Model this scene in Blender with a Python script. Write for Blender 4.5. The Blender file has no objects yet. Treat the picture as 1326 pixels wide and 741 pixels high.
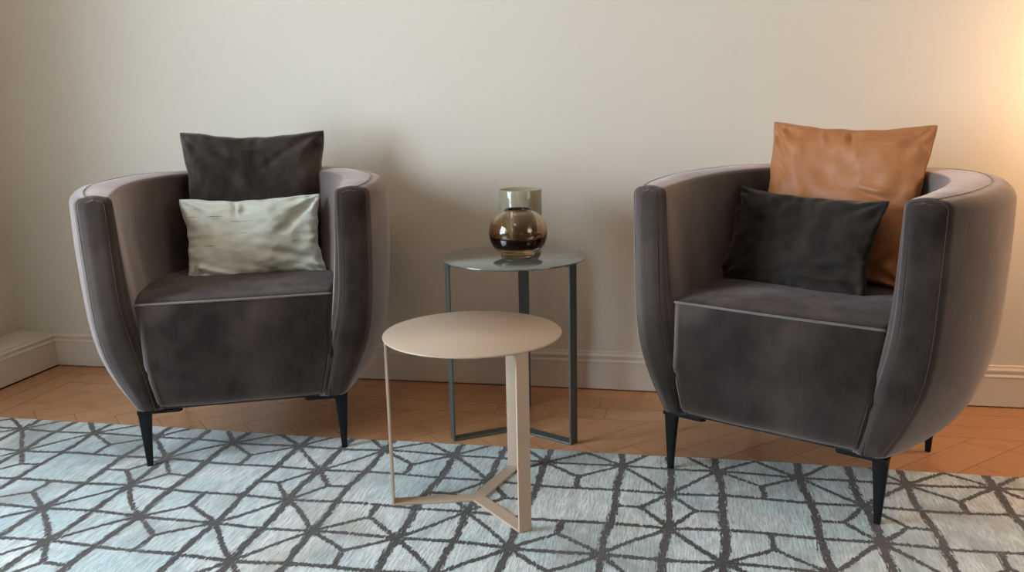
import bpy, bmesh, math, random
import numpy as np
from mathutils import Vector, noise
random.seed(7)
SC = bpy.context.scene
COL = SC.collection
PI = math.pi

# ------------------------------------------------------------------ helpers
def obj(name, verts, faces, mat=None, parent=None, smooth=True, loc=None):
    me = bpy.data.meshes.new(name)
    me.from_pydata([tuple(v) for v in verts], [], faces)
    me.update()
    bm = bmesh.new(); bm.from_mesh(me)
    bmesh.ops.remove_doubles(bm, verts=bm.verts, dist=1e-5)
    bmesh.ops.recalc_face_normals(bm, faces=bm.faces)
    bm.to_mesh(me); bm.free()
    if mat:
        for m in (mat if isinstance(mat, list) else [mat]): me.materials.append(m)
    if smooth:
        me.shade_smooth()
    o = bpy.data.objects.new(name, me); COL.objects.link(o)
    if parent: o.parent = parent
    if loc: o.location = loc
    return o

def tag(o, label=None, cat=None, group=None, kind=None):
    if label: o['label'] = label
    if cat: o['category'] = cat
    if group: o['group'] = group
    if kind: o['kind'] = kind
    return o

def empty(name, loc=(0, 0, 0), rz=0):
    o = bpy.data.objects.new(name, None); COL.objects.link(o)
    o.empty_display_size = .1
    o.location = loc; o.rotation_euler = (0, 0, rz); return o

def bevel(o, w=.002, seg=2, angle=30):
    m = o.modifiers.new('bevel', 'BEVEL'); m.width = w; m.segments = seg
    m.limit_method = 'ANGLE'; m.angle_limit = math.radians(angle)
    return o

def hard(o, ang=35):
    me = o.data
    bm = bmesh.new(); bm.from_mesh(me)
    for e in bm.edges:
        if len(e.link_faces) == 2 and e.calc_face_angle(0) > math.radians(ang): e.smooth = False
    bm.to_mesh(me); bm.free(); return o

def box(x0, x1, y0, y1, z0, z1):
    v = [(x, y, z) for x in (x0, x1) for y in (y0, y1) for z in (z0, z1)]
    f = [(0, 1, 3, 2), (4, 6, 7, 5), (0, 4, 5, 1), (2, 3, 7, 6), (0, 2, 6, 4), (1, 5, 7, 3)]
    return v, f

def join(parts):
    V = []; F = []
    for v, f in parts:
        n = len(V); V += list(v); F += [tuple(i + n for i in q) for q in f]
    return V, F

def grid(P, closed_u=False, closed_v=False):
    """P: array (nu, nv, 3) -> verts, quads"""
    nu, nv = len(P), len(P[0])
    V = [tuple(P[i][j]) for i in range(nu) for j in range(nv)]
    F = []
    for i in range(nu if closed_u else nu - 1):
        for j in range(nv if closed_v else nv - 1):
            a = i * nv + j; b = ((i + 1) % nu) * nv + j
            c = ((i + 1) % nu) * nv + (j + 1) % nv; d = i * nv + (j + 1) % nv
            F.append((a, b, c, d))
    return V, F

def tube(pts, r, n=8, closed=False):
    pts = [Vector(p) for p in pts]; m = len(pts); rings = []
    prev = None
    for i, p in enumerate(pts):
        if closed: t = pts[(i + 1) % m] - pts[i - 1]
        else: t = pts[min(i + 1, m - 1)] - pts[max(i - 1, 0)]
        t.normalize()
        if prev is None:
            a = Vector((0, 0, 1)) if abs(t.z) < .9 else Vector((1, 0, 0))
        else: a = prev
        u = (a - t * a.dot(t)).normalized(); prev = u; w = t.cross(u)
        rings.append([p + r * (math.cos(2 * PI * k / n) * u + math.sin(2 * PI * k / n) * w) for k in range(n)])
    V, F = grid(rings, closed_u=closed, closed_v=True)
    if not closed:
        F.append(tuple(range(n))); F.append(tuple((m - 1) * n + k for k in range(n))[::-1])
    return V, F

def lathe(profile, n=64):
    """closed or open profile of (r, z); r = 0 ends are merged"""
    return grid([[(r * math.cos(2 * PI * k / n), r * math.sin(2 * PI * k / n), z) for r, z in profile] for k in range(n)], closed_u=True)

# ------------------------------------------------------------------ materials
def mat(name):
    m = bpy.data.materials.new(name); m.use_nodes = True
    nt = m.node_tree; b = nt.nodes['Principled BSDF']
    return m, nt, b
def N(nt, t, **kw):
    n = nt.nodes.new(t)
    for k, v in kw.items():
        if k.startswith('i_'):
            key = k[2:]; key = int(key) if key.isdigit() else key.replace('_', ' ')
            n.inputs[key].default_value = v
        else: setattr(n, k, v)
    return n
def ramp(nt, fac, stops):
    r = nt.nodes.new('ShaderNodeValToRGB'); e = r.color_ramp.elements
    while len(e) < len(stops): e.new(.5)
    for el, (p, c) in zip(e, stops):
        el.position = p; el.color = c if len(c) == 4 else (*c, 1)
    nt.links.new(fac, r.inputs[0]); return r.outputs[0]
def coords(nt, scale=(1, 1, 1), rot=(0, 0, 0), kind='Object'):
    tc = N(nt, 'ShaderNodeTexCoord'); mp = N(nt, 'ShaderNodeMapping')
    mp.inputs['Scale'].default_value = scale; mp.inputs['Rotation'].default_value = rot
    nt.links.new(tc.outputs[kind], mp.inputs[0]); return mp.outputs[0]
def ntex(nt, vec, scale, detail=4, rough=.55, dist=0):
    n = N(nt, 'ShaderNodeTexNoise'); n.inputs['Scale'].default_value = scale
    n.inputs['Detail'].default_value = detail; n.inputs['Roughness'].default_value = rough
    n.inputs['Distortion'].default_value = dist
    nt.links.new(vec, n.inputs['Vector']); return n.outputs['Fac']
def bump(nt, b, h, strength=.3, dist=.002):
    n = N(nt, 'ShaderNodeBump'); n.inputs['Strength'].default_value = strength; n.inputs['Distance'].default_value = dist
    nt.links.new(h, n.inputs['Height']); nt.links.new(n.outputs[0], b.inputs['Normal']); return n
def mix(nt, f, a, c, mode='MIX'):
    n = N(nt, 'ShaderNodeMix', data_type='RGBA', blend_type=mode)
    for s, v in ((0, f), (6, a), (7, c)):
        if isinstance(v, (int, float)): n.inputs[s].default_value = v
        elif isinstance(v, tuple): n.inputs[s].default_value = (*v, 1) if len(v) == 3 else v
        else: nt.links.new(v, n.inputs[s])
    return n.outputs[2]
def math_(nt, op, a, c=None):
    n = N(nt, 'ShaderNodeMath', operation=op)
    for s, v in ((0, a), (1, c)):
        if v is None: continue
        if isinstance(v, (int, float)): n.inputs[s].default_value = v
        else: nt.links.new(v, n.inputs[s])
    return n.outputs[0]

def velvet(name, dark, light, tint, sheen=1.0, srough=.35, nap=3.0, rimcol=(.30, .255, .24), rimamt=.6):
    m, nt, b = mat(name); vec = coords(nt, (1, 1, .8))
    n1 = ntex(nt, vec, nap, 3, .5, .6); n2 = ntex(nt, vec, nap * 5, 3, .6)
    f = math_(nt, 'ADD', math_(nt, 'MULTIPLY', n1, .75), math_(nt, 'MULTIPLY', n2, .25))
    c = ramp(nt, f, [(.41, dark), (.60, light)])
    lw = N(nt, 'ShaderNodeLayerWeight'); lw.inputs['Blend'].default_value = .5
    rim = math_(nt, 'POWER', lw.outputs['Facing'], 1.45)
    c = mix(nt, math_(nt, 'MULTIPLY', rim, rimamt), c, rimcol)  # grazing-angle sheen painted into the base colour
    nt.links.new(c, b.inputs['Base Color'])
    b.inputs['Roughness'].default_value = .85
    b.inputs['Specular IOR Level'].default_value = .15
    sw = N(nt, 'ShaderNodeMapRange'); sw.inputs['From Min'].default_value = .40; sw.inputs['From Max'].default_value = .61
    sw.inputs['To Min'].default_value = sheen * .55; sw.inputs['To Max'].default_value = sheen
    nt.links.new(f, sw.inputs[0]); nt.links.new(sw.outputs[0], b.inputs['Sheen Weight'])
    b.inputs['Sheen Roughness'].default_value = srough; b.inputs['Sheen Tint'].default_value = (*tint, 1)
    fine = ntex(nt, vec, 420, 2, .6)
    h = math_(nt, 'ADD', math_(nt, 'MULTIPLY', fine, .25), math_(nt, 'MULTIPLY', n2, .9))
    bump(nt, b, h, .35, .004)
    return m

def plain(name, col, rough=.5, metal=0, spec=.5, coat=0, noise_amt=.06, nscale=6, bumpd=0):
    m, nt, b = mat(name); vec = coords(nt)
    n = ntex(nt, vec, nscale, 4)
    c = ramp(nt, n, [(.3, tuple(x * (1 - noise_amt) for x in col)), (.7, tuple(min(1, x * (1 + noise_amt)) for x in col))])
    nt.links.new(c, b.inputs['Base Color']); b.inputs['Roughness'].default_value = rough
    b.inputs['Metallic'].default_value = metal; b.inputs['Specular IOR Level'].default_value = spec
    b.inputs['Coat Weight'].default_value = coat; b.inputs['Coat Roughness'].default_value = .06
    if bumpd:
        bump(nt, b, ntex(nt, vec, 260, 3), .25, bumpd)
    return m

M_wall = plain('wall_plaster', (.635, .58, .49), .75, spec=.25, noise_amt=.015, nscale=1.5, bumpd=.0006)
M_skirt = plain('skirting_paint', (.66, .59, .50), .38, spec=.4, noise_amt=.012, nscale=3)
M_ceil = plain('ceiling_paint', (.52, .49, .44), .9, spec=.1, noise_amt=.01)  # ceiling tone kept below its white to cut bounced light
M_wall_far = plain('unseen_wall_dimmed', (.36, .32, .27), .8, spec=.2, noise_amt=.02)  # unseen walls given a dark tone to lower the bounced light
M_dark = plain('gap_shadow', (.02, .014, .01), .9, spec=.1)
M_win = plain('window_paint', (.75, .74, .72), .4)
M_velvet = velvet('taupe_velvet', (.012, .0080, .0062), (.050, .0360, .0290), (.60, .51, .49), .95, .36, 3.4, (.36, .30, .275), .74)
M_seat = velvet('taupe_velvet_seat', (.012, .0086, .0075), (.050, .038, .033), (.52, .43, .40), .50, .38, 6, (.17, .135, .125), .40)  # copy of the chair velvet with less painted sheen, keeps the seat darker
M_piping = velvet('taupe_velvet_piping', (.10, .082, .078), (.14, .118, .112), (.9, .82, .8), 1.0, .45, 6)
M_stitch = plain('dark_stitch', (.022, .016, .014), .9, spec=.1)
M_seam = velvet('taupe_velvet_seam', (.03, .024, .022), (.045, .037, .034), (.5, .43, .41), .7, .4, 6)
M_seam2 = velvet('taupe_velvet_edge', (.028, .022, .020), (.045, .036, .033), (.5, .42, .40), .8, .4, 6)
M_pillow_dark = velvet('charcoal_velvet', (.021, .0160, .0130), (.048, .038, .031), (.48, .41, .35), .8, .38, 7, (.15, .132, .115), .45)
M_pillow_grey = velvet('dark_grey_velvet', (.017, .0128, .0102), (.031, .024, .0195), (.36, .32, .28), .7, .34, 7, (.10, .088, .078), .5)
M_leg = plain('black_powder_coat', (.0045, .0048, .005), .5, spec=.22)
M_beige = plain('beige_powder_coat', (.46, .345, .25), .36, spec=.4, noise_amt=.02)
M_green = plain('grey_green_lacquer', (.060, .070, .062), .30, spec=.5, noise_amt=.03)
M_green_top = plain('grey_green_gloss', (.085, .098, .080), .09, spec=.9, coat=1.0, noise_amt=.02)

def silk(name, dark, light, slub, rough, slub_amt, weave=(14, 900, 900), sheen=.3, tint=(.8, .8, .8)):
    m, nt, b = mat(name)
    v1 = coords(nt, (6, 90, 260)); v2 = coords(nt, (1, 1, 1))
    streak = ntex(nt, v1, 1.0, 3, .6); broad = ntex(nt, v2, 9, 3, .6)
    base = mix(nt, streak, dark, light)
    base = mix(nt, math_(nt, 'MULTIPLY', broad, .35), base, tuple(x * .8 for x in light))
    v3 = coords(nt, (13, 60, 330)); sl = ntex(nt, v3, 1.0, 2, .5)
    sf = N(nt, 'ShaderNodeMapRange'); sf.inputs['From Min'].default_value = .66; sf.inputs['From Max'].default_value = .74
    nt.links.new(sl, sf.inputs[0])
    base = mix(nt, math_(nt, 'MULTIPLY', sf.outputs[0], slub_amt), base, slub)
    nt.links.new(base, b.inputs['Base Color'])
    b.inputs['Roughness'].default_value = rough; b.inputs['Specular IOR Level'].default_value = .4
    b.inputs['Sheen Weight'].default_value = sheen; b.inputs['Sheen Roughness'].default_value = .4
    b.inputs['Sheen Tint'].default_value = (*tint, 1)
    v4 = coords(nt, (40, 300, 900)); fine = ntex(nt, v4, 1.0, 2, .6)
    bump(nt, b, fine, .3, .0009)
    return m
M_silk = silk('pale_green_raw_silk', (.58, .61, .52), (.82, .85, .76), (.05, .05, .045), .52, .8)
M_orange = silk('copper_orange_silk', (.36, .135, .045), (.47, .185, .066), (.25, .09, .03), .52, .25, sheen=.15, tint=(1, .6, .35))

def glass(name, col, rough=.0, ior=1.45, trans=1.0, vol=None, dens=0):
    m, nt, b = mat(name)
    b.inputs['Base Color'].default_value = (*col, 1); b.inputs['Roughness'].default_value = rough
    b.inputs['IOR'].default_value = ior; b.inputs['Transmission Weight'].default_value = trans
    vec = coords(nt); n = ntex(nt, vec, 22, 2)
    bump(nt, b, n, .05, .002)
    if vol:
        v = N(nt, 'ShaderNodeVolumeAbsorption'); v.inputs['Color'].default_value = (*vol, 1); v.inputs['Density'].default_value = dens
        nt.links.new(v.outputs[0], nt.nodes['Material Output'].inputs['Volume'])
    return m
M_globe = glass('smoked_brown_glass', (.97, .93, .86), vol=(.74, .53, .30), dens=62)
M_globe_base = glass('clear_amber_glass', (.93, .84, .66))
M_cyl = glass('olive_translucent_glass', (.52, .48, .33), .10, trans=.42)

# ------------------------------------------------------------------ camera (solved from the picture's own vanishing lines)
H = .93182
Rv = Vector((.97961772, .19977885, -.0209171)); Uv = Vector((-.0208846, .20486509, .97856739)); Fv = Vector((-.19978225, .95818511, -.20486178))
cam = bpy.data.cameras.new('camera'); co = bpy.data.objects.new('camera', cam); COL.objects.link(co)
from mathutils import Matrix
mw = Matrix(((Rv.x, Uv.x, -Fv.x, 0), (Rv.y, Uv.y, -Fv.y, 0), (Rv.z, Uv.z, -Fv.z, H), (0, 0, 0, 1)))
co.matrix_world = mw
cam.sensor_width = 36; cam.lens = 36 * 1122.33 / 1326; cam.clip_start = .02
SC.camera = co

# ------------------------------------------------------------------ room
XL, XP, YB, XR, YF, ZC = -2.50, -2.335, 2.757, 3.4, -3.0, 2.85   # left wall, plinth face, back wall, right, front, ceiling
BD = .016
def struct(name, V, F, m, smooth=False):
    o = obj(name, V, F, m, smooth=smooth); o['kind'] = 'structure'; return o

def wall_with_hole(name, axis, pos, a0, a1, hole, thick):
    """wall in plane axis=pos running a0..a1 in the other horizontal axis; hole=(h0,h1,z0,z1)"""
    parts = []
    def bx(p0, p1, z0, z1):
        lo, hi = sorted((pos, pos + thick))
        if axis == 'x': parts.append(box(lo, hi, p0, p1, z0, z1))
        else: parts.append(box(p0, p1, lo, hi, z0, z1))
    if hole:
        h0, h1, z0, z1 = hole
        bx(a0, h0, -.1, ZC); bx(h1, a1, -.1, ZC); bx(h0, h1, -.1, z0); bx(h0, h1, z1, ZC)
    else: bx(a0, a1, -.1, ZC)
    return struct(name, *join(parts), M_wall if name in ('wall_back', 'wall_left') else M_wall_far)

W1 = (-.15, 1.30, .40, 1.90)     # window in the left wall: y range, z range
W2 = (-1.3, .9, .60, 2.30)        # window in the right wall: y range, z range
wall_with_hole('wall_back', 'y', YB, XL - .2, XR + .2, None, .2)
wall_with_hole('wall_left', 'x', XL, YF, YB, W1, -.2)
wall_with_hole('wall_right', 'x', XR, YF, YB, W2, .2)
wall_with_hole('wall_front', 'y', YF, XL - .2, XR + .2, None, -.2)
struct('ceiling', *box(XL - .2, XR + .2, YF - .2, YB + .2, ZC, ZC + .15), M_ceil)

# skirting boards: moulded profile (offset from wall, height), swept
PROF = [(0, .004), (BD, .004), (BD, .0935), (BD + .0015, .0955), (BD + .0015, .0985), (BD - .001, .0995), (BD - .004, .1035), (BD - .004, .1105),
        (BD - .001, .1125), (BD - .001, .1175), (BD - .005, .1195), (BD - .007, .124), (BD - .007, .1285), (BD - .009, .1301), (0, .1301)]
def skirting(name, a, b, nrm):
    a = Vector(a); b = Vector(b); n = Vector(nrm); rows = []
    for P in (a, b):
        rows.append([P + n * d + Vector((0, 0, z)) for d, z in PROF])
    V, F = grid(rows, closed_v=True); k = len(PROF)
    F += [tuple(range(k)), tuple(range(2 * k - 1, k - 1, -1))]
    return struct(name, V, F, M_skirt)
skirting('baseboard_back', (XP - BD, YB, 0), (XR, YB, 0), (0, -1, 0))
skirting('baseboard_left', (XP - BD, YF, 0), (XP - BD, YB - .0005, 0), (1, 0, 0))
skirting('baseboard_right', (XR, YF, 0), (XR, YB - BD, 0), (-1, 0, 0))
# boxed ledge that carries the left skirting
v, f = box(XL, XP - BD, YF, YB, .0, .1295)
o = struct('trim_1', v, f, M_skirt); bevel(o, .003)

# parquet: three border planks along the walls, herringbone inside; one mesh, each board its own polygon
def clip(poly, ax, lim, keep_less):
    out = []
    for i in range(len(poly)):
        p, q = poly[i], poly[(i + 1) % len(poly)]
        ip = (p[ax] <= lim) == keep_less; iq = (q[ax] <= lim) == keep_less
        if ip: out.append(p)
        if ip != iq:
            t = (lim - p[ax]) / (q[ax] - p[ax]); out.append((p[0] + t * (q[0] - p[0]), p[1] + t * (q[1] - p[1])))
    return out
boards = []   # (polygon, angle)
BW = .0955; YI = YB - 3 * BW; XI = XP + 3 * BW - .01
w, nn = .1035, 5
G = .0011
p_ax = np.array((1, -1)) / math.sqrt(2); q_ax = np.array((1, 1)) / math.sqrt(2)
org = np.array((-.221, 2.203))
def herr(p0, p1, q0, q1, ang):
    g = G / 2
    P = [(p0 + g, q0 + g), (p1 - g, q0 + g), (p1 - g, q1 - g), (p0 + g, q1 - g)]
    poly = [tuple(org + a * p_ax + b * q_ax) for a, b in P]
    poly = clip(poly, 1, YI - g, True) if poly else poly
    if len(poly) > 2: poly = clip(poly, 0, XI + g, False)
    if len(poly) > 2: poly = clip(poly, 0, XR, True)
    if len(poly) > 2: poly = clip(poly, 1, -.6, False)
    if len(poly) > 2: boards.append((poly, ang))
for k in range(-70, 70):
    for mlt in range(-8, 9):
        ox = 2 * nn * mlt
        # translate along p only (row period) in the lattice
        herr((k + ox) * w, (k + nn + ox) * w, k * w, (k + 1) * w, -PI / 4)
        herr((k - 1 + ox) * w, (k + ox) * w, k * w, (k + nn) * w, PI / 4)
rnd = random.Random(3)
for i in range(3):      # border along the back wall
    y1 = YB - i * BW - G / 2 - (.006 if i == 0 else 0); y0 = YB - (i + 1) * BW + G / 2; x = XP + i * BW - .4 * rnd.random()
    while x < XR:
        L = rnd.uniform(.7, 1.25) if i < 2 else rnd.uniform(.55, .9)
        x0 = max(x, XP + i * BW + .002); x1 = min(x + L, XR)
        if i == 2 and x < -.24 < x + L - .1: x1 = -.24; L = -.24 - x   # the butt joint seen in the third plank
        if x1 > x0 + .02: boards.append(([(x0, y0), (x1 - G, y0), (x1 - G, y1), (x0, y1)], 0))
        x += L
for i in range(3):      # border along the left plinth
    x0 = XP + i * (BW - .003) + .004; x1 = XP + (i + 1) * (BW - .003) + .002; y = YB - (i + 1) * BW - .0
    yt = YB - i * BW
    while yt > -.6:
        L = rnd.uniform(.5, .9); boards.append(([(x0, max(yt - L, -.6)), (x1, max(yt - L, -.6)), (x1, yt - G - (BW if yt > YB - i * BW - .001 and False else 0)), (x0, yt - G)], PI / 2)); yt -= L
# remove the overlap in the corner: side planks stop under the back planks
bb = []
for poly, a in boards:
    if abs(a - PI / 2) < .01:
        cx = sum(p[0] for p in poly) / len(poly); i = min(2, max(0, int((cx - XP) / (BW - .003))))
        poly = clip(poly, 1, YB - (i) * BW - G - (.006 if i == 0 else 0), True)
        if i < 3 and len(poly) > 2:
            # mitre side: planks of the back border start right of this one, so cut back border polys instead
            pass
    elif a == 0:
        pass
    if len(poly) > 2: bb.append((poly, a))
boards = []
for poly, a in bb:
    if a == 0:
        cy = sum(p[1] for p in poly) / len(poly); i = min(2, max(0, int((YB - cy) / BW)))
        poly = clip(poly, 0, XP + (i + 1) * (BW - .003) + .003, False)
    if len(poly) > 2: boards.append((poly, a))
V = []; F = []; rndv = []; uvs = []
for poly, a in boards:
    n0 = len(V); V += [(x, y, 0.0) for x, y in poly]; F.append(tuple(range(n0, n0 + len(poly))))
    r = rnd.random(); r2 = rnd.uniform(0, 20)
    ca, sa = math.cos(a), math.sin(a)
    for x, y in poly:
        rndv.append(r); uvs.append((x * ca + y * sa + r2, -x * sa + y * ca + r2 * 3))
me = bpy.data.meshes.new('floor'); me.from_pydata(V, [], F)
at = me.attributes.new('board', 'FLOAT', 'POINT'); at.data.foreach_set('value', rndv)
at2 = me.attributes.new('grain', 'FLOAT_VECTOR', 'POINT'); at2.data.foreach_set('vector', [c for u in uvs for c in (u[0], u[1], 0)])
n0 = len(V)
bm = bmesh.new(); bm.from_mesh(me)
vs = [bm.verts.new(p) for p in ((XL - .1, YF - .1, -.0025), (XR + .1, YF - .1, -.0025), (XR + .1, YB + .1, -.0025), (XL - .1, YB + .1, -.0025))]
fc = bm.faces.new(vs); fc.material_index = 1
vs = [bm.verts.new(p) for p in ((XL, YF, -.0), (XR, YF, -.0), (XR, -.602, 0), (XL, -.602, 0))]
fc = bm.faces.new(vs); fc.material_index = 0
for fcx in bm.faces:
    if fcx.normal.z < 0: fcx.normal_flip()
bm.to_mesh(me); bm.free()
m, nt, b = mat('beech_parquet')
ab = N(nt, 'ShaderNodeAttribute', attribute_name='board'); ag = N(nt, 'ShaderNodeAttribute', attribute_name='grain')
mp = N(nt, 'ShaderNodeMapping'); mp.inputs['Scale'].default_value = (1.6, 14, 1); nt.links.new(ag.outputs['Vector'], mp.inputs[0])
g1 = ntex(nt, mp.outputs[0], 2.4, 5, .62, .5)
mp2 = N(nt, 'ShaderNodeMapping'); mp2.inputs['Scale'].default_value = (5, 2.2, 1); nt.links.new(ag.outputs['Vector'], mp2.inputs[0])
g2 = ntex(nt, mp2.outputs[0], 2.0, 3, .5, .8)
c1 = ramp(nt, ab.outputs['Fac'], [(0, (.45, .215, .10)), (.35, (.51, .255, .125)), (.7, (.55, .285, .145)), (1, (.47, .23, .105))])
c2 = mix(nt, ramp(nt, g1, [(.35, (0, 0, 0)), (.75, (1, 1, 1))]), c1, (.27, .115, .048))
c2 = mix(nt, math_(nt, 'MULTIPLY', g1, .45), c1, (.36, .165, .075))
c3 = mix(nt, ramp(nt, g2, [(.56, (0, 0, 0)), (.72, (.55, .55, .55))]), c2, (.33, .15, .07))
nt.links.new(c3, b.inputs['Base Color']); b.inputs['Roughness'].default_value = .34; b.inputs['Specular IOR Level'].default_value = .35
bump(nt, b, g1, .08, .001)
me.materials.append(m); me.materials.append(M_dark)
fl = bpy.data.objects.new('floor', me); COL.objects.link(fl); fl['kind'] = 'structure'

# windows (out of the picture, they let the daylight in)
def window(name, axis, pos, a0, a1, z0, z1, nx, nz):
    parts = []
    def bx(p0, p1, za, zb, d0, d1):
        if axis == 'x': parts.append(box(d0, d1, p0, p1, za, zb))
        else: parts.append(box(p0, p1, d0, d1, za, zb))
    t = .06; d0, d1 = sorted((pos, pos + (-.06)))
    bx(a0, a0 + t, z0, z1, d0, d1); bx(a1 - t, a1, z0, z1, d0, d1); bx(a0 + t, a1 - t, z0, z0 + t, d0, d1); bx(a0 + t, a1 - t, z1 - t, z1, d0, d1)
    for i in range(1, nx):
        c = a0 + (a1 - a0) * i / nx; bx(c - .022, c + .022, z0 + t, z1 - t, d0, d1)
    for i in range(1, nz):
        c = z0 + (z1 - z0) * i / nz; bx(a0 + t, a1 - t, c - .018, c + .018, d0 + .01, d1 - .01)
    return struct(name, *join(parts), M_win)
window('window_1', 'x', XL - .05, *W1, 3, 3)
window('window_2', 'x', XR + .11, *W2, 4, 3)

# ------------------------------------------------------------------ rug
LX, LY = .4484, .4605; A0, Y0 = -1.5085, 2.1205
vC, vD = .143, .3175; vm = (vC + vD) / 2; F1, F2 = .078, LY - .078
uC, uB, uF = .125, .248, .348; E1, E2 = .060, .190
segs = []
hv, hd, hh = .0092, .0064, .0066
for u in (0, uC, uB, LX): segs.append((u, -.5, u, 1.0, hv))
for v_ in (0, vC, vD, LY): segs.append((-.6, v_, 1.1, v_, hh))
def S_(a, b_, c, d, w_=hd): segs.append((a, b_, c, d, w_))
for sh in (0, LX, -LX):
    for sv in (0, LY, -LY):
        S_(0 + sh, 0 + sv, uC + sh, vC + sv); S_(uB + sh, 0 + sv, uC + sh, vC + sv)
        S_(0 + sh, LY + sv, uC + sh, vD + sv); S_(uB + sh, LY + sv, uC + sh, vD + sv)
        S_(uC + sh, vC + sv, E1 + sh, vm + sv); S_(uC + sh, vC + sv, E2 + sh, vm + sv)
        S_(uC + sh, vD + sv, E1 + sh, vm + sv); S_(uC + sh, vD + sv, E2 + sh, vm + sv)
        S_(0 + sh, vm + sv, E1 + sh, vm + sv); S_(E2 + sh, vm + sv, uB + sh, vm + sv)
        S_(uB + sh, 0 + sv, uF + sh, F1 + sv); S_(LX + sh, 0 + sv, uF + sh, F1 + sv); S_(uF + sh, F1 + sv, uF + sh, vC + sv, .0075)
        S_(uB + sh, LY + sv, uF + sh, F2 + sv); S_(LX + sh, LY + sv, uF + sh, F2 + sv); S_(uF + sh, F2 + sv, uF + sh, vD + sv, .0075)
st = .0065
rx = np.arange(-2.25, 1.65, st); ry = np.arange(.55, 2.2001, st)
ry = np.concatenate([ry[ry < 2.197], [2.2]])
X, Y = np.meshgrid(rx, ry, indexing='ij')
edge = .004 * np.sin(X * 2.1 + .9) + .0025 * np.sin(X * 7.3) + .0012 * np.sin(X * 31)
Yg = Y + np.where(Y > 2.0, (Y - 2.0) / .2, 0) * edge
wx = .0045 * np.sin(Y * 9 + X * 3) + .003 * np.sin(Y * 23 + 1.3 + 5 * np.sin(X * 2)) + .002 * np.sin(X * 37)
wy = .004 * np.sin(X * 8 + 2 * Y) + .0028 * np.sin(X * 21 + 2.1) + .0022 * np.sin(Y * 33 + X * 4)
u = np.mod(X + wx - A0, LX); v_ = np.mod(Y0 - (Yg + wy), LY)
D = np.full(X.shape, 9.0)
for (x0, y0, x1, y1, hw) in segs:
    dx, dy = x1 - x0, y1 - y0; t = np.clip(((u - x0) * dx + (v_ - y0) * dy) / (dx * dx + dy * dy), 0, 1)
    d = np.hypot(u - x0 - t * dx, v_ - y0 - t * dy) / hw; D = np.minimum(D, d)
nx_, ny_ = X.shape; RZ = .006
Vt = np.stack([X, Yg, np.full(X.shape, RZ)], -1).reshape(-1, 3)
idx = np.arange(nx_ * ny_).reshape(nx_, ny_)
Fq = np.stack([idx[:-1, :-1], idx[1:, :-1], idx[1:, 1:], idx[:-1, 1:]], -1).reshape(-1, 4)
bot = []; loop = list(idx[:, 0]) + list(idx[-1, 1:]) + list(idx[-2::-1, -1]) + list(idx[0, -2:0:-1])
nb = len(Vt); Vb = Vt[loop].copy(); Vb[:, 2] = .0004
faces = Fq.tolist(); L = len(loop)
for i in range(L): faces.append([int(loop[i]), nb + i, nb + (i + 1) % L, int(loop[(i + 1) % L])])
faces.append([nb + i for i in range(L)][::-1])
me = bpy.data.meshes.new('rug'); me.from_pydata(np.concatenate([Vt, Vb]).tolist(), [], faces)
a = me.attributes.new('band', 'FLOAT', 'POINT'); a.data.foreach_set('value', np.concatenate([D.ravel(), np.full(L, 9.0)]))
m, nt, b = mat('silk_pile_rug')
ab = N(nt, 'ShaderNodeAttribute', attribute_name='band')
rag = ntex(nt, coords(nt, (230, 34, 1)), 1.0, 2, .7); rag2 = ntex(nt, coords(nt, (90, 90, 1)), 1.0, 2, .6)
dd = math_(nt, 'ADD', ab.outputs['Fac'], math_(nt, 'ADD', math_(nt, 'MULTIPLY', math_(nt, 'SUBTRACT', rag, .5), 3.2), math_(nt, 'MULTIPLY', math_(nt, 'SUBTRACT', rag2, .5), .9)))
msk = N(nt, 'ShaderNodeMapRange'); msk.inputs['From Min'].default_value = 1.12; msk.inputs['From Max'].default_value = .88
nt.links.new(dd, msk.inputs[0])
streak = ntex(nt, coords(nt, (190, 22, 1)), 1.0, 4, .7); str2 = ntex(nt, coords(nt, (26, 6.0, 1)), 1.0, 4, .6, .3)
blot = ntex(nt, coords(nt, (1, 1, 1)), 2.1, 4, .6, .4); blot2 = ntex(nt, coords(nt, (1.3, 1, 1), (0, 0, .8)), 3.3, 4, .6, .5)
pale = ramp(nt, blot, [(.30, (.38, .50, .52)), (.43, (.56, .66, .66)), (.56, (.74, .77, .74)), (.68, (.635, .58, .49))])
pale = mix(nt, ramp(nt, blot2, [(.52, (0, 0, 0)), (.68, (.8, .8, .8))]), pale, (.27, .30, .285))
pale = mix(nt, ramp(nt, str2, [(.46, (0, 0, 0)), (.72, (.7, .7, .7))]), pale, (.33, .36, .34))
pale = mix(nt, ramp(nt, streak, [(.38, (.55, .55, .55)), (.56, (0, 0, 0))]), pale, (.25, .27, .26), 'MIX')
darkc = ramp(nt, streak, [(.3, (.028, .025, .023)), (.7, (.075, .066, .060))])
darkc = mix(nt, ramp(nt, blot2, [(.4, (0, 0, 0)), (.7, (.6, .6, .6))]), darkc, (.11, .095, .088))
nt.links.new(mix(nt, msk.outputs[0], pale, darkc), b.inputs['Base Color'])
b.inputs['Roughness'].default_value = .62; b.inputs['Specular IOR Level'].default_value = .3
b.inputs['Sheen Weight'].default_value = .35; b.inputs['Sheen Roughness'].default_value = .4
hgt = math_(nt, 'SUBTRACT', math_(nt, 'ADD', streak, math_(nt, 'MULTIPLY', rag2, .4)), math_(nt, 'MULTIPLY', msk.outputs[0], .9))
bump(nt, b, hgt, .8, .005)
me.materials.append(m)
rug = bpy.data.objects.new('rug', me); COL.objects.link(rug)
tag(rug, 'pale blue grey silk rug with a dark lattice and star pattern on the parquet', 'rug')

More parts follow.
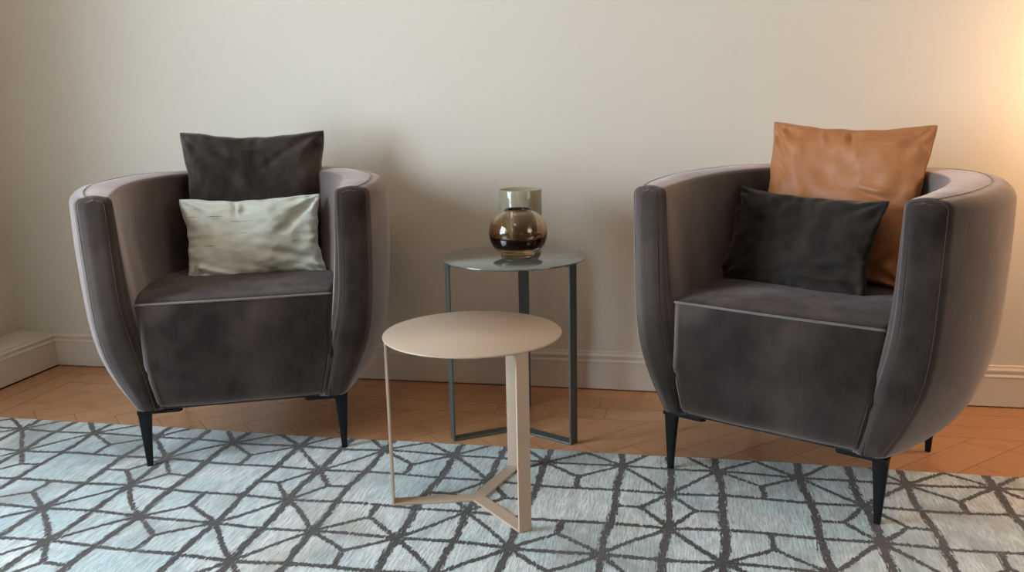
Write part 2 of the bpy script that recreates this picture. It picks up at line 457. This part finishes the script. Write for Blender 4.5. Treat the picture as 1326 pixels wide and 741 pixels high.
# ------------------------------------------------------------------ armchair
def interp(x, xs, ys): return float(np.interp(x, xs, ys))
def smoothi(x, xs, ys):   # Catmull-Rom through knots
    xs = list(xs); ys = list(ys)
    if x <= xs[0]: return ys[0]
    if x >= xs[-1]: return ys[-1]
    i = max(k for k in range(len(xs) - 1) if xs[k] <= x)
    h = xs[i + 1] - xs[i]; t = (x - xs[i]) / h
    m0 = (ys[i + 1] - ys[i - 1]) / (xs[i + 1] - xs[i - 1]) * h if i > 0 else (ys[i + 1] - ys[i])
    m1 = (ys[i + 2] - ys[i]) / (xs[i + 2] - xs[i]) * h if i + 2 < len(xs) else (ys[i + 1] - ys[i])
    return (2 * t**3 - 3 * t**2 + 1) * ys[i] + (t**3 - 2 * t**2 + t) * m0 + (-2 * t**3 + 3 * t**2) * ys[i + 1] + (t**3 - t**2) * m1
ZK = [.168, .205, .27, .353, .43, .6, .72]
SIDE = [.765, .850, .928, .980, 1.003, 1.023, 1.020]
BACK = [.87, .915, .955, .985, 1.0, 1.0, .995]
ZF = [.168, .20, .244, .317, .40, .54, .72]; WF = [.262, .279, .302, .330, .345, .352, .357]
ZI = [.168, .287, .35, .435, .55, .72]; WI = [.206, .230, .246, .262, .268, .272]
YFR = -.025; YC = .262; YBK = .578; AW = .417
def outer(tau, z):
    """tau 0..1 : front -> middle of the back; returns x>0 side"""
    a = AW * smoothi(z, ZK, SIDE); wf = smoothi(z, ZF, WF); kb = smoothi(z, ZK, BACK)
    yb = YFR + (YBK - YFR) * kb; yc = YFR + (YC - YFR) * (.5 + .5 * kb)
    if tau < .38:
        t = tau / .38; return a - (a - wf) * (1 - t) ** 2, YFR + (yc - YFR) * t
    t = (tau - .38) / .62; Xn = math.cos(t * PI / 2)
    ca = Xn ** 2.9; sa = math.sqrt(max(0, 1 - ca * ca))
    return a * Xn, yc + (yb - yc) * sa ** 1.45
WI2 = [.194, .224, .234, .2455, .256, .270]
def inner(tau, z):
    wseam = smoothi(z, ZI, WI); wf = smoothi(z, ZI, WI2); tq = min(1, tau / .38 * .225 / .05)
    wf = wf + (wseam - wf) * (1 - math.sqrt(max(0, 1 - (1 - tq) ** 2))); a = smoothi(z, ZI, WI2) + .018 * min(1, max(0, (z - .3) / .3)); yb = .462 + .022 * min(1, max(0, (z - .4) / .3)); yc = .20
    if tau < .38:
        t = tau / .38; return (a - (a - smoothi(z, ZI, WI2)) * (1 - t) ** 2) + (wf - smoothi(z, ZI, WI2)), YFR + (yc - YFR) * t
    t = (tau - .38) / .62; Xn = math.cos(t * PI / 2)
    ca = Xn ** 1.9; sa = math.sqrt(max(0, 1 - ca * ca))
    return a * Xn, yc + (yb - yc) * sa ** 1.15
def topz(y): return .729 + .020 * min(1, max(0, (y - YFR) / .6))
def ring(tau):
    """cross-section points from outer bottom, over the top, down the inner face; equal counts on either half"""
    out = []; inn = []
    ro = .020 + .016 * min(1, tau / .30); ri = .016
    oxy = outer(tau, .70); zt = topz(oxy[1])
    zs = [.168, .176, .188, .205, .225, .25, .28, .315, .355, .40, .45, .50, .55, .60, .64]
    for z in zs + [zt - ro - .012, zt - ro]:
        zz = z
        out.append((*outer(tau, zz), zz))
        inn.append((*inner(tau, zz), zz))
    o0 = Vector((*outer(tau, zt - ro), 0)); i0 = Vector((*inner(tau, zt - ri), 0)); d = (i0 - o0); Ld = d.length; d.normalize()
    for k in range(1, 6):
        a = k / 5 * PI / 2
        p = o0 + d * ro * (1 - math.cos(a)); out.append((p.x, p.y, zt - ro + ro * math.sin(a)))
        p = i0 - d * ri * (1 - math.cos(a)); inn.append((p.x, p.y, zt - ri + ri * math.sin(a)))
    for k in (1, 2, 3):
        f_ = k / 3 * .5; po = o0 + d * ro; pi_ = i0 - d * ri
        dome = .0045 * math.sin(PI * f_)
        p = po.lerp(pi_, f_); out.append((p.x, p.y, zt + dome))
        p = po.lerp(pi_, 1 - f_); inn.append((p.x, p.y, zt + dome))
    return out, inn
NT = 44
def shell_mesh():
    taus = [0, .012, .024, .036, .050, .065] + [i / NT for i in range(4, NT + 1)]
    rings = []
    for t in taus:
        o_, i_ = ring(t); rings.append((o_, i_))
    # pull the first rings back so that the edge round the front face is softly rolled
    def inset(o_, i_, ins, y):
        zc = .60
        A = []; B = []
        for p, q in zip(o_, i_):
            p = Vector(p); q = Vector(q); c = (p + q) / 2; dd_ = (q - p); Lh = max(dd_.length, 1e-6)
            tz = max(0, (p.z - .69) / .04); 
            pp = p + dd_ / Lh * min(ins, Lh * .45); qq = q - dd_ / Lh * min(ins, Lh * .45)
            pp.z -= ins * .8 * tz; qq.z -= ins * .8 * tz; pp.y = y; qq.y = y; A.append(pp); B.append(qq)
        return A, B
    o0, i0 = rings[0]
    caps = [inset(o0, i0, .0110, YFR - .0010), inset(o0, i0, .0062, YFR + .0002), inset(o0, i0, .0028, YFR + .0030), inset(o0, i0, .0008, YFR + .0065)]
    rows = caps + [([Vector(p) for p in r[0]], [Vector(p) for p in r[1]]) for r in rings[1:]]
    full = [r[0] + r[1][:-1][::-1] for r in rows]
    V, F = grid(full, closed_v=True)
    # front face of the arm: ladder between outer and inner edge, slightly puffed
    o_, i_ = rows[0]; K = 8; lad = []
    for p, q in zip(o_, i_):
        e = min(1, max(0, (.745 - p.z) / .06)); e2 = min(1, max(0, (p.z - .16) / .05))
        row = []
        for k in range(K + 1):
            f_ = k / K; pt = p.lerp(q, f_); s = (1 - (2 * f_ - 1) ** 4)
            row.append(Vector((pt.x, pt.y - .0065 * s * e * e2, pt.z)))
        lad.append(row)
    V2, F2_ = grid(lad)
    V, F = join([(V, F), (V2, F2_)])
    # wrinkles where the inner back meets the arm, faint pulls on the front face
    VV = []
    for x, y, z in V:
        n_ = noise.noise(Vector((x * 9, y * 9, z * 5))) * .0022
        VV.append((x + n_ * (1 if x > 0 else 1), y + n_ * .4, z + n_ * .3))
    mir = [(-x, y, z) for x, y, z in VV]
    return join([(VV, F), (mir, [q[::-1] for q in F])]), rows
(shV, shF), shell_rows = shell_mesh()

def seat_front_y(x, z):
    e = 1 - min(1, abs(x) / .27) ** 2.2
    if z > .287: base = -.000 - .024 * (1 - (z - .287) / .165)
    else: base = -.024
    bul = .012 * math.sin(PI * min(1, max(0, (z - .16) / .30))) * e
    roll = .018 * max(0, (.185 - z) / .02) ** 2
    return base - bul - .014 * e * min(1, max(0, (z - .25) / .2)) + roll
def panel_hw(z): return smoothi(z, ZI, [.212, .236, .240, .2475, .256, .27])
def panel_mesh():
    rows = []
    for z in [.1655, .169, .176, .185, .2, .22, .245, .27, .29, .31, .335, .36, .385, .41, .43, .442, .447]:
        hw = panel_hw(z); row = []
        for k in range(33):
            x = -hw + 2 * hw * k / 32; y = seat_front_y(x, z)
            pull = 0
            for sx in (-1, 1):   # gathered pull where panel and arm seams meet
                dx = (x - sx * .215); dz = z - .283
                pull += .006 * math.exp(-(dx * dx / .0009 + (dz + dx * sx * .5) ** 2 / .00006)) - .004 * math.exp(-(dx * dx / .0009 + (dz - .016 + dx * sx * .5) ** 2 / .00006))
            row.append((x, y + pull + noise.noise(Vector((x * 7, z * 7, 3))) * .0025, z))
        rows.append(row)
    return grid(rows)
def seat_mesh():
    rows = []; nU, nV = 32, 26
    for j in range(nV + 1):
        f_ = j / nV; row = []
        for k in range(nU + 1):
            s = -1 + 2 * k / nU
            # y from front edge to the inside of the back
            yf = None
            y = -.01 + (.47 + .01) * f_
            # half width at this depth, running a little into the shell
            if y < .2: hw = .249 + .030 * max(0, y) / .2
            else: hw = .279 * (1 - ((y - .2) / .285) ** 3.2) ** (1 / 3.0) if y < .4849 else .05
            x = s * hw
            yy = y
            if f_ < .25: yy = y + (seat_front_y(x, .447) + .01 ) * (1 - f_ / .25)
            crown = .014 * (1 - abs(s) ** 3) * min(1, f_ * 5) * (1 - .5 * f_)
            edge_roll = -.006 * (1 - min(1, f_ / .06)) ** 2
            zz = .4525 + crown + edge_roll + .004 * min(1, f_ * 6) + noise.noise(Vector((x * 8, y * 8, 1))) * .003
            row.append((x, yy, zz))
        rows.append(row)
    top = rows
    V, F = grid(top)
    # skirt so that the cushion has depth
    n0 = nU + 1; loop = [k for k in range(n0)] + [j * n0 + nU for j in range(1, nV + 1)] + [nV * n0 + k for k in range(nU - 1, -1, -1)] + [j * n0 for j in range(nV - 1, 0, -1)]
    base = len(V)
    for i in loop:
        x, y, z = V[i]; V.append((x * .985, y + (.004 if y < .1 else -.004), .40))
    Ln = len(loop)
    for i in range(Ln): F.append((loop[i], base + i, base + (i + 1) % Ln, loop[(i + 1) % Ln]))
    F.append(tuple(base + i for i in range(Ln)))
    return V, F
def bottom_mesh():
    pts = []
    for i in range(0, NT + 1): 
        x, y = outer(i / NT, .168); pts.append((x * .985, y * .985 + (.008 if i == 0 else 0)))
    full = pts + [(-x, y) for x, y in pts[::-1][1:]]
    V = []; F = []; n = len(full)
    for z, k in ((.1665, 1.0), (.172, 1.0)):
        V += [(x * k, y, z) for x, y in full]
    F.append(tuple(range(n))[::-1]); F.append(tuple(range(n, 2 * n)))
    for i in range(n): F.append((i, (i + 1) % n, n + (i + 1) % n, n + i))
    return V, F
def leg_mesh(sx, back, foot_z):
    """flattened tapering steel blade, knee at the top outside, drawn down to a small foot"""
    top = .1640; rows = []
    zt = top
    for f_ in [0, .04, .1, .2, .35, .5, .65, .8, .92, 1]:
        z = zt + (foot_z - zt) * f_
        xo = .272 - .009 * f_; wid = .036 - .0215 * f_ ** .85 + .016 * max(0, 1 - f_ / .06) ** 2
        xi = xo - wid; dep = .020 - .008 * f_
        yc_ = .004
        r = .003; ring_ = []
        for cx, cy, a0 in ((xo - r, yc_ + dep / 2 - r, 0), (xi + r, yc_ + dep / 2 - r, 90), (xi + r, yc_ - dep / 2 + r, 180), (xo - r, yc_ - dep / 2 + r, 270)):
            for da in (0, 45, 90):
                a_ = math.radians(a0 + da); ring_.append((cx + r * math.cos(a_), cy + r * math.sin(a_), z))
        rows.append(ring_)
    V, F = grid(rows, closed_v=True); n = 12
    F += [tuple(range(n)), tuple((len(rows) - 1) * n + k for k in range(n))[::-1]]
    return [(sx * x, y, z) for x, y, z in V], F
def plate_mesh(sx):
    outl = [(.271, -.014), (.271, .016), (.262, .075), (.250, .083), (.236, .075), (.215, .030), (.166, .012), (.158, -.002), (.166, -.014)]
    n = len(outl)
    V = [(sx * x, y, z) for z in (.1555, .1640) for x, y in outl]
    F = [tuple(range(n)), tuple(range(n, 2 * n))] + [(i, (i + 1) % n, n + (i + 1) % n, n + i) for i in range(n)]
    return V, F

def make_chair(loc, rz, label):
    t = empty('armchair', (*loc, 0), rz)
    tag(t, label, 'armchair', 'pair of velvet tub armchairs')
    obj('tub_shell', shV, shF, M_velvet, t)
    o = obj('front_panel', *panel_mesh(), M_velvet, t)
    so = o.modifiers.new('thickness', 'SOLIDIFY'); so.thickness = .012; so.offset = 1 if False else -1
    obj('seat_cushion', *seat_mesh(), M_seat, t)
    b_ = obj('underside', *bottom_mesh(), M_velvet, t, smooth=False)
    # piping along the front edge of the seat
    pts = [(x, seat_front_y(x, .447) - .0015, .4495 - .002 * (abs(x) / .25) ** 4) for x in np.linspace(-.249, .249, 50)]
    obj('piping', *tube(pts, .0027, 8), M_piping, t)
    # stitched seams: outer edge of the arm fronts running on over the top, and the inner edge
    for sx in (-1, 1):
        o_, i_ = shell_rows[2]
        line = [Vector((sx * (p.x + .0002), p.y - .0008, p.z)) for p in o_[:18]]
        cont = []
        for (ro_, ri_) in shell_rows[3:]:
            p = ro_[22]
            cont.append(Vector((sx * p.x, p.y, p.z + .0003)))
        top_join = [Vector((sx * p.x, p.y - .0005, p.z)) for p in o_[18:23]]
        obj('outer_seam', *tube(line + top_join + cont, .0008, 6), M_seam, t)
        o_, i_ = shell_rows[0]
        line = [Vector((sx * (p.x + .004), p.y - .003, p.z)) for p in i_[:22]]
        obj('inner_seam', *tube(line, .0008, 6), M_seam2, t)
        pts = []
        for z in np.linspace(.170, .287, 14):
            hw = panel_hw(z) - .006; pts.append((sx * hw, min(seat_front_y(hw, z), YFR) - .0028, z))
        obj('panel_seam', *tube(pts, .0010, 6), M_seam2, t)
        fz = RZ + .0003
        lg = obj('leg', *leg_mesh(sx, False, fz), M_leg, t); hard(lg, 50)
        pl = obj('mounting_plate', *plate_mesh(sx), M_leg, lg, smooth=False); bevel(pl, .001)
        V, F = leg_mesh(sx, True, .0004)
        V = [(x * .94, .515 - y, z) for x, y, z in V]
        lg = obj('leg', V, F, M_leg, t); hard(lg, 50)
        V, F = plate_mesh(sx); V = [(x * .94, .515 - y, z) for x, y, z in V]
        pl = obj('mounting_plate', V, F, M_leg, lg, smooth=False); bevel(pl, .001)
    return t
CL = make_chair((-1.1654, 2.0296), math.radians(23.31), 'taupe velvet tub armchair on the left holding a pale green silk cushion')
CR = make_chair((.1903, 2.0087), math.radians(-26.94), 'taupe velvet tub armchair on the right holding an orange cushion')

# ------------------------------------------------------------------ cushions
def cushion(name, w, h, t, m, loc, rot, seed, label, group=None, wr=1.0, sag=.0, chair=None, pulls=(), seam_mat=None, skew=0):
    n = 84; sides = []
    per = []
    def surf(sgn):
        rows = []
        for i in range(n + 1):
            a = -1 + 2 * i / n; a = math.sin(a * PI / 2) * .35 + a * .65; row = []
            for j in range(n + 1):
                c = -1 + 2 * j / n; c = math.sin(c * PI / 2) * .35 + c * .65
                # edges drawn in between the pointed corners
                tip = 1 - .022 * abs(a) ** 10 * abs(c) ** 10
                px = tip * a * w / 2 * (1 - .095 * (1 - c * c) ** 1.0 * abs(a) ** 2) + skew * c * w / 2
                pz = tip * c * h / 2 * (1 - .105 * (1 - a * a) * abs(c) ** 2)
                e = max(0, (1 - abs(a) ** 2.6)) ** .5 * max(0, (1 - abs(c) ** 2.6)) ** .5
                th = t / 2 * e
                # corner folds radiating inwards
                fold = 0
                for ca in (-1, 1):
                    for cc in (-1, 1):
                        dx, dz = a - ca, c - cc; rr = math.hypot(dx, dz)
                        if rr < 1.0 and rr > 1e-4:
                            an = math.atan2(dz, dx)
                            fold += math.sin(an * 9 + seed + ca * 2 + cc) * math.exp(-((rr - .33) / .22) ** 2) * .0048
                for (pa, pc, dax, dcx, amp, ln, wd) in pulls:
                    ra, rc = (a - pa), (c - pc); L_ = math.hypot(dax, dcx); ux, uz = dax / L_, dcx / L_
                    al = ra * ux + rc * uz; pe = -ra * uz + rc * ux
                    fold += 1.6 * amp * math.exp(-(pe / wd) ** 2) * math.exp(-((al - ln / 2) / (ln / 2)) ** 2)
                fold += noise.noise(Vector((a * 1.8 + seed, c * 1.8, sgn * 2))) * .012
                fold += noise.noise(Vector((a * 5 + seed, c * 5, sgn * 4))) * .0050
                rg = 1 - abs(noise.noise(Vector((a * 2.6 + seed * 3, c * 2.6 - seed, sgn * 3 + .5))) * 2.2)
                fold += (max(0, rg) ** 6) * .0016
                # puckers along the edges
                ed = max(abs(a), abs(c)); tt = c if abs(a) > abs(c) else a
                fold += math.sin(tt * 23 + seed * 2 + 2 * math.sin(tt * 7)) * .0034 * math.exp(-((1 - ed) / .16) ** 2) 
                y = sgn * (th + fold * wr * min(1, e * 3))
                wob = noise.noise(Vector((a * 2.2, c * 2.2, seed))) * .005 * (1 if ed > .8 else .3) + math.sin(tt * 17 + seed) * .0012 * (1 - tt * tt) * (ed > .9)
                row.append((px + wob, y, pz + wob * .8 - sag * (1 - a * a) * max(0, c)))
            rows.append(row)
        return rows
    A = surf(-1); B = surf(1)
    # shared rim
    for i in range(n + 1):
        for j in range(n + 1):
            if i in (0, n) or j in (0, n):
                p = A[i][j]; A[i][j] = (p[0], 0, p[2]); B[i][j] = (p[0], 0, p[2])
    V, F = join([grid(A), grid(B)])
    root = obj(name, V, F, m)
    rim = [A[i][0] for i in range(n)] + [A[n][j] for j in range(n)] + [A[i][n] for i in range(n, 0, -1)] + [A[0][j] for j in range(n, 0, -1)]
    sm = obj('edge_seam', *tube(rim, .0011, 6, closed=True), seam_mat or m, root)
    mwx = Matrix.Translation(Vector(loc)) @ rot
    root.matrix_world = chair_m(chair) @ mwx
    tag(root, label, 'cushion', group)
    return root
def chair_m(c): return Matrix.Translation(c.location) @ Matrix.Rotation(c.rotation_euler[2], 4, 'Z')
def rot(lean=0, yaw=0, roll=0):   # lean: top goes back (+y)
    return Matrix.Rotation(math.radians(yaw), 4, 'Z') @ Matrix.Rotation(math.radians(-lean), 4, 'X') @ Matrix.Rotation(math.radians(roll), 4, 'Y')
cushion('cushion', .431, .417, .10, M_pillow_dark, (.0405, .422, .665), rot(7, 0, .2), 1.3,
        'large square dark charcoal velvet cushion behind the pale green silk one', chair=CL,
        pulls=((-.55, .75, .5, -.35, -.006, .5, .05), (.15, .8, .1, -.4, -.004, .4, .06), (-.85, -.1, .8, -.1, -.004, .4, .04), (.5, .75, -.4, -.3, -.005, .5, .05)))
cushion('cushion', .405, .250, .09, M_silk, (.031, .314, .562), rot(14, 0, 0.0), 2.1,
        'small rectangular pale green raw silk cushion in the left armchair', chair=CL,
        pulls=((-.22, .95, .02, -1, -.010, .45, .035), (-.13, .95, -.15, -1, .008, .4, .03), (.95, .9, -.5, -.7, -.010, .8, .07), (.9, -.6, -.9, .35, -.010, .8, .10), (-.95, -.6, .9, -.5, .009, .8, .08), (.7, .4, -.5, -.5, -.008, .5, .08)), skew=-.02)
cushion('cushion', .421, .420, .10, M_orange, (.004, .404, .666), rot(14, 0, 1.4), 3.7,
        'large square orange silk cushion behind the dark grey one in the right armchair', chair=CR,
        pulls=((.72, .02, -.8, .18, -.008, .45, .030), (.72, .12, -.8, .10, .007, .4, .028), (.02, .95, .3, -1, -.008, .22, .03), (-.3, .95, .3, -1, .006, .22, .03), (-.95, .9, .5, -.8, -.006, .6, .05), (-.85, .5, .4, -.5, -.006, .4, .05), (.9, -.5, -.7, -.6, -.008, .7, .05)))
cushion('cushion', .420, .262, .085, M_pillow_grey, (-.058, .286, .572), rot(17, -8, 2.5), 5.2,
        'small rectangular dark grey velvet cushion in front of the orange one', chair=CR,
        pulls=((.9, -.35, -.9, -.2, -.008, .6, .05), (.9, -.6, -.9, -.1, .007, .6, .05), (-.3, .9, .1, -.5, -.004, .4, .06)), skew=0)

# ------------------------------------------------------------------ side tables
def side_table(cx, cy, ztop, r, az, z0, width, m, mtop, label):
    t = empty('side_table', (cx, cy, z0))
    tag(t, label, 'side table')
    th = .0045; h = ztop - z0
    V, F = lathe([(0, h - th), (r - .0012, h - th), (r, h - th + .0012), (r, h - .0012), (r - .0012, h), (0, h)], 128)
    top = obj('table_top', V, F, mtop, t); hard(top, 50)
    bt = .0055
    for k in range(3):
        a = az + k * 2 * PI / 3; c, s = math.cos(a), math.sin(a)
        def L(x, y, z): return (x * c - y * s, x * s + y * c, z)
        ro = r - .0035
        v, f = box(ro - bt, ro, -width / 2, width / 2, 0, h - th - .0002)
        o = obj('leg', [L(*p) for p in v], f, m, t, smooth=False); bevel(o, .0008)
        v, f = box(ro - .05, ro - bt, -width / 2, width / 2, h - th - bt, h - th - .0002)
        o = obj('top_bracket', [L(*p) for p in v], f, m, t, smooth=False)
    pts = []
    for k in range(3):
        a = az + k * 2 * PI / 3; c, s = math.cos(a), math.sin(a); ro = r - .0035 - bt
        for y in (-width / 2, width / 2): pts.append((ro * c - y * s, ro * s + y * c))
        a2 = a + PI / 3; rr = width / 2 / math.sin(PI / 3); pts.append((rr * math.cos(a2), rr * math.sin(a2)))
    n = len(pts); V = [(x, y, z) for z in (0, bt) for x, y in pts]
    F = [tuple(range(n))[::-1], tuple(range(n, 2 * n))] + [(i, (i + 1) % n, n + (i + 1) % n, n + i) for i in range(n)]
    o = obj('foot_frame', V, F, m, t, smooth=False); bevel(o, .0007)
    return t
side_table(-.4866, 1.875, .4215, .2061, math.radians(195.46), RZ + .0003, .0325, M_beige, M_beige,
           'low round beige metal side table with three flat legs on the rug')
side_table(-.4835, 2.3551, .5142, .2042, math.radians(-146.55), .0003, .0325, M_green, M_green_top,
           'taller round grey green metal side table carrying two glass vases')

# ------------------------------------------------------------------ vases
def arc(cx, cz, rx_, rz_, a0, a1, n):
    return [(cx + rx_ * math.cos(math.radians(a0 + (a1 - a0) * i / n)), cz + rz_ * math.sin(math.radians(a0 + (a1 - a0) * i / n))) for i in range(n + 1)]
ZT = .5145
def sarc(cz, rx_, rz_, a0, a1, n, e=.90):
    out = []
    for i in range(n + 1):
        a = math.radians(a0 + (a1 - a0) * i / n); c, s_ = math.cos(a), math.sin(a)
        out.append((rx_ * abs(c) ** e, cz + rz_ * math.copysign(abs(s_) ** e, s_)))
    return out
gv = empty('globe_vase', (-.4680, 2.343, ZT)); tag(gv, 'round smoked brown glass vase with clear thick base on the green table', 'vase')
R_ = .0815; ZCn = .0700
# smoked bowl: outer wall, lip, inner wall, thick dark bottom
outer_p = sarc(ZCn, R_, .0680, -34, 63, 30)
lip = [(.0375, .1335), (.0368, .1352), (.0350, .1358), (.0330, .1350), (.0315, .1330)]
inner_p = arc(0, ZCn + .004, R_ - .009, .0590, 64, -16, 30) + [(.060, .0565), (.045, .0540), (.025, .0530), (.0, .0525)]
bot_p = [(0, .0320), (.03, .0322), (.055, .0330), (outer_p[0][0] - .002, outer_p[0][1] - .0006)]
prof = [bot_p[0], bot_p[1], bot_p[2], bot_p[3]] + outer_p + lip + inner_p
gb = obj('smoked_bowl', *lathe(prof, 96), M_globe, gv)
base_top = outer_p[0][1] - .0013
bp = [(0, .0313)] + [(.03, .0315), (.055, .0323), (outer_p[0][0] - .0025, base_top)] + sarc(ZCn, R_ - .0006, .0684, -36, -60, 10) + [(.0435, .0060), (.0400, .0025), (.0360, .0006), (.031, .0001), (.028, .0012), (0, .002)]
obj('clear_base', *lathe(bp, 96), M_globe_base, gv)['label'] = 'clear glass base'
cv = obj('cylinder_vase', *lathe([(0, .0002), (.060, .0002), (.0630, .003), (.0632, .10), (.0632, .1735), (.0625, .1752), (.0605, .1755), (.0592, .174), (.0590, .10), (.0588, .014), (.050, .010), (0, .010)], 96), M_cyl)
cv.location = (-.4890, 2.4895, ZT); hard(cv, 60)
tag(cv, 'straight olive tinted glass cylinder vase behind the round brown vase', 'vase')

# ------------------------------------------------------------------ light
def area(name, loc, direction, sx, sy, power, col, spread=180):
    l = bpy.data.lights.new(name, 'AREA'); l.shape = 'RECTANGLE'; l.size = sx; l.size_y = sy; l.energy = power; l.color = col
    l.spread = math.radians(spread)
    o = bpy.data.objects.new(name, l); COL.objects.link(o); o.location = loc
    o.rotation_euler = Vector(direction).to_track_quat('-Z', 'Z').to_euler(); return o
area('daylight_left', (XL - .12, (W1[0] + W1[1]) / 2, (W1[2] + W1[3]) / 2), (1, 0, 0), W1[1] - W1[0], W1[3] - W1[2], 225, (.69, .85, 1.0))
area('daylight_right', (XR + .14, (W2[0] + W2[1]) / 2, (W2[2] + W2[3]) / 2), (-1, 0, 0), W2[1] - W2[0], W2[3] - W2[2], 75, (1.0, .90, .78))
def point(name, loc, power, col, rad):
    l = bpy.data.lights.new(name, 'POINT'); l.energy = power; l.color = col; l.shadow_soft_size = rad
    o = bpy.data.objects.new(name, l); COL.objects.link(o); o.location = loc; return o
point('lamp_bulb', (1.30, 2.50, 1.02), 26, (1.0, .57, .26), .09)
point('warm_fill', (-.6, .6, 2.45), 13, (1.0, .70, .40), .15)  # added warm fill for the room's ambient tone, no known ceiling lamp
wd = bpy.data.worlds.new('world'); SC.world = wd; wd.use_nodes = True
wd.node_tree.nodes['Background'].inputs[0].default_value = (.65, .8, 1, 1); wd.node_tree.nodes['Background'].inputs[1].default_value = .6

SC.view_settings.view_transform = 'Standard'; SC.view_settings.look = 'None'
SC.view_settings.gamma = 1; SC.view_settings.use_curve_mapping = False
SC.view_settings.exposure = -0.20
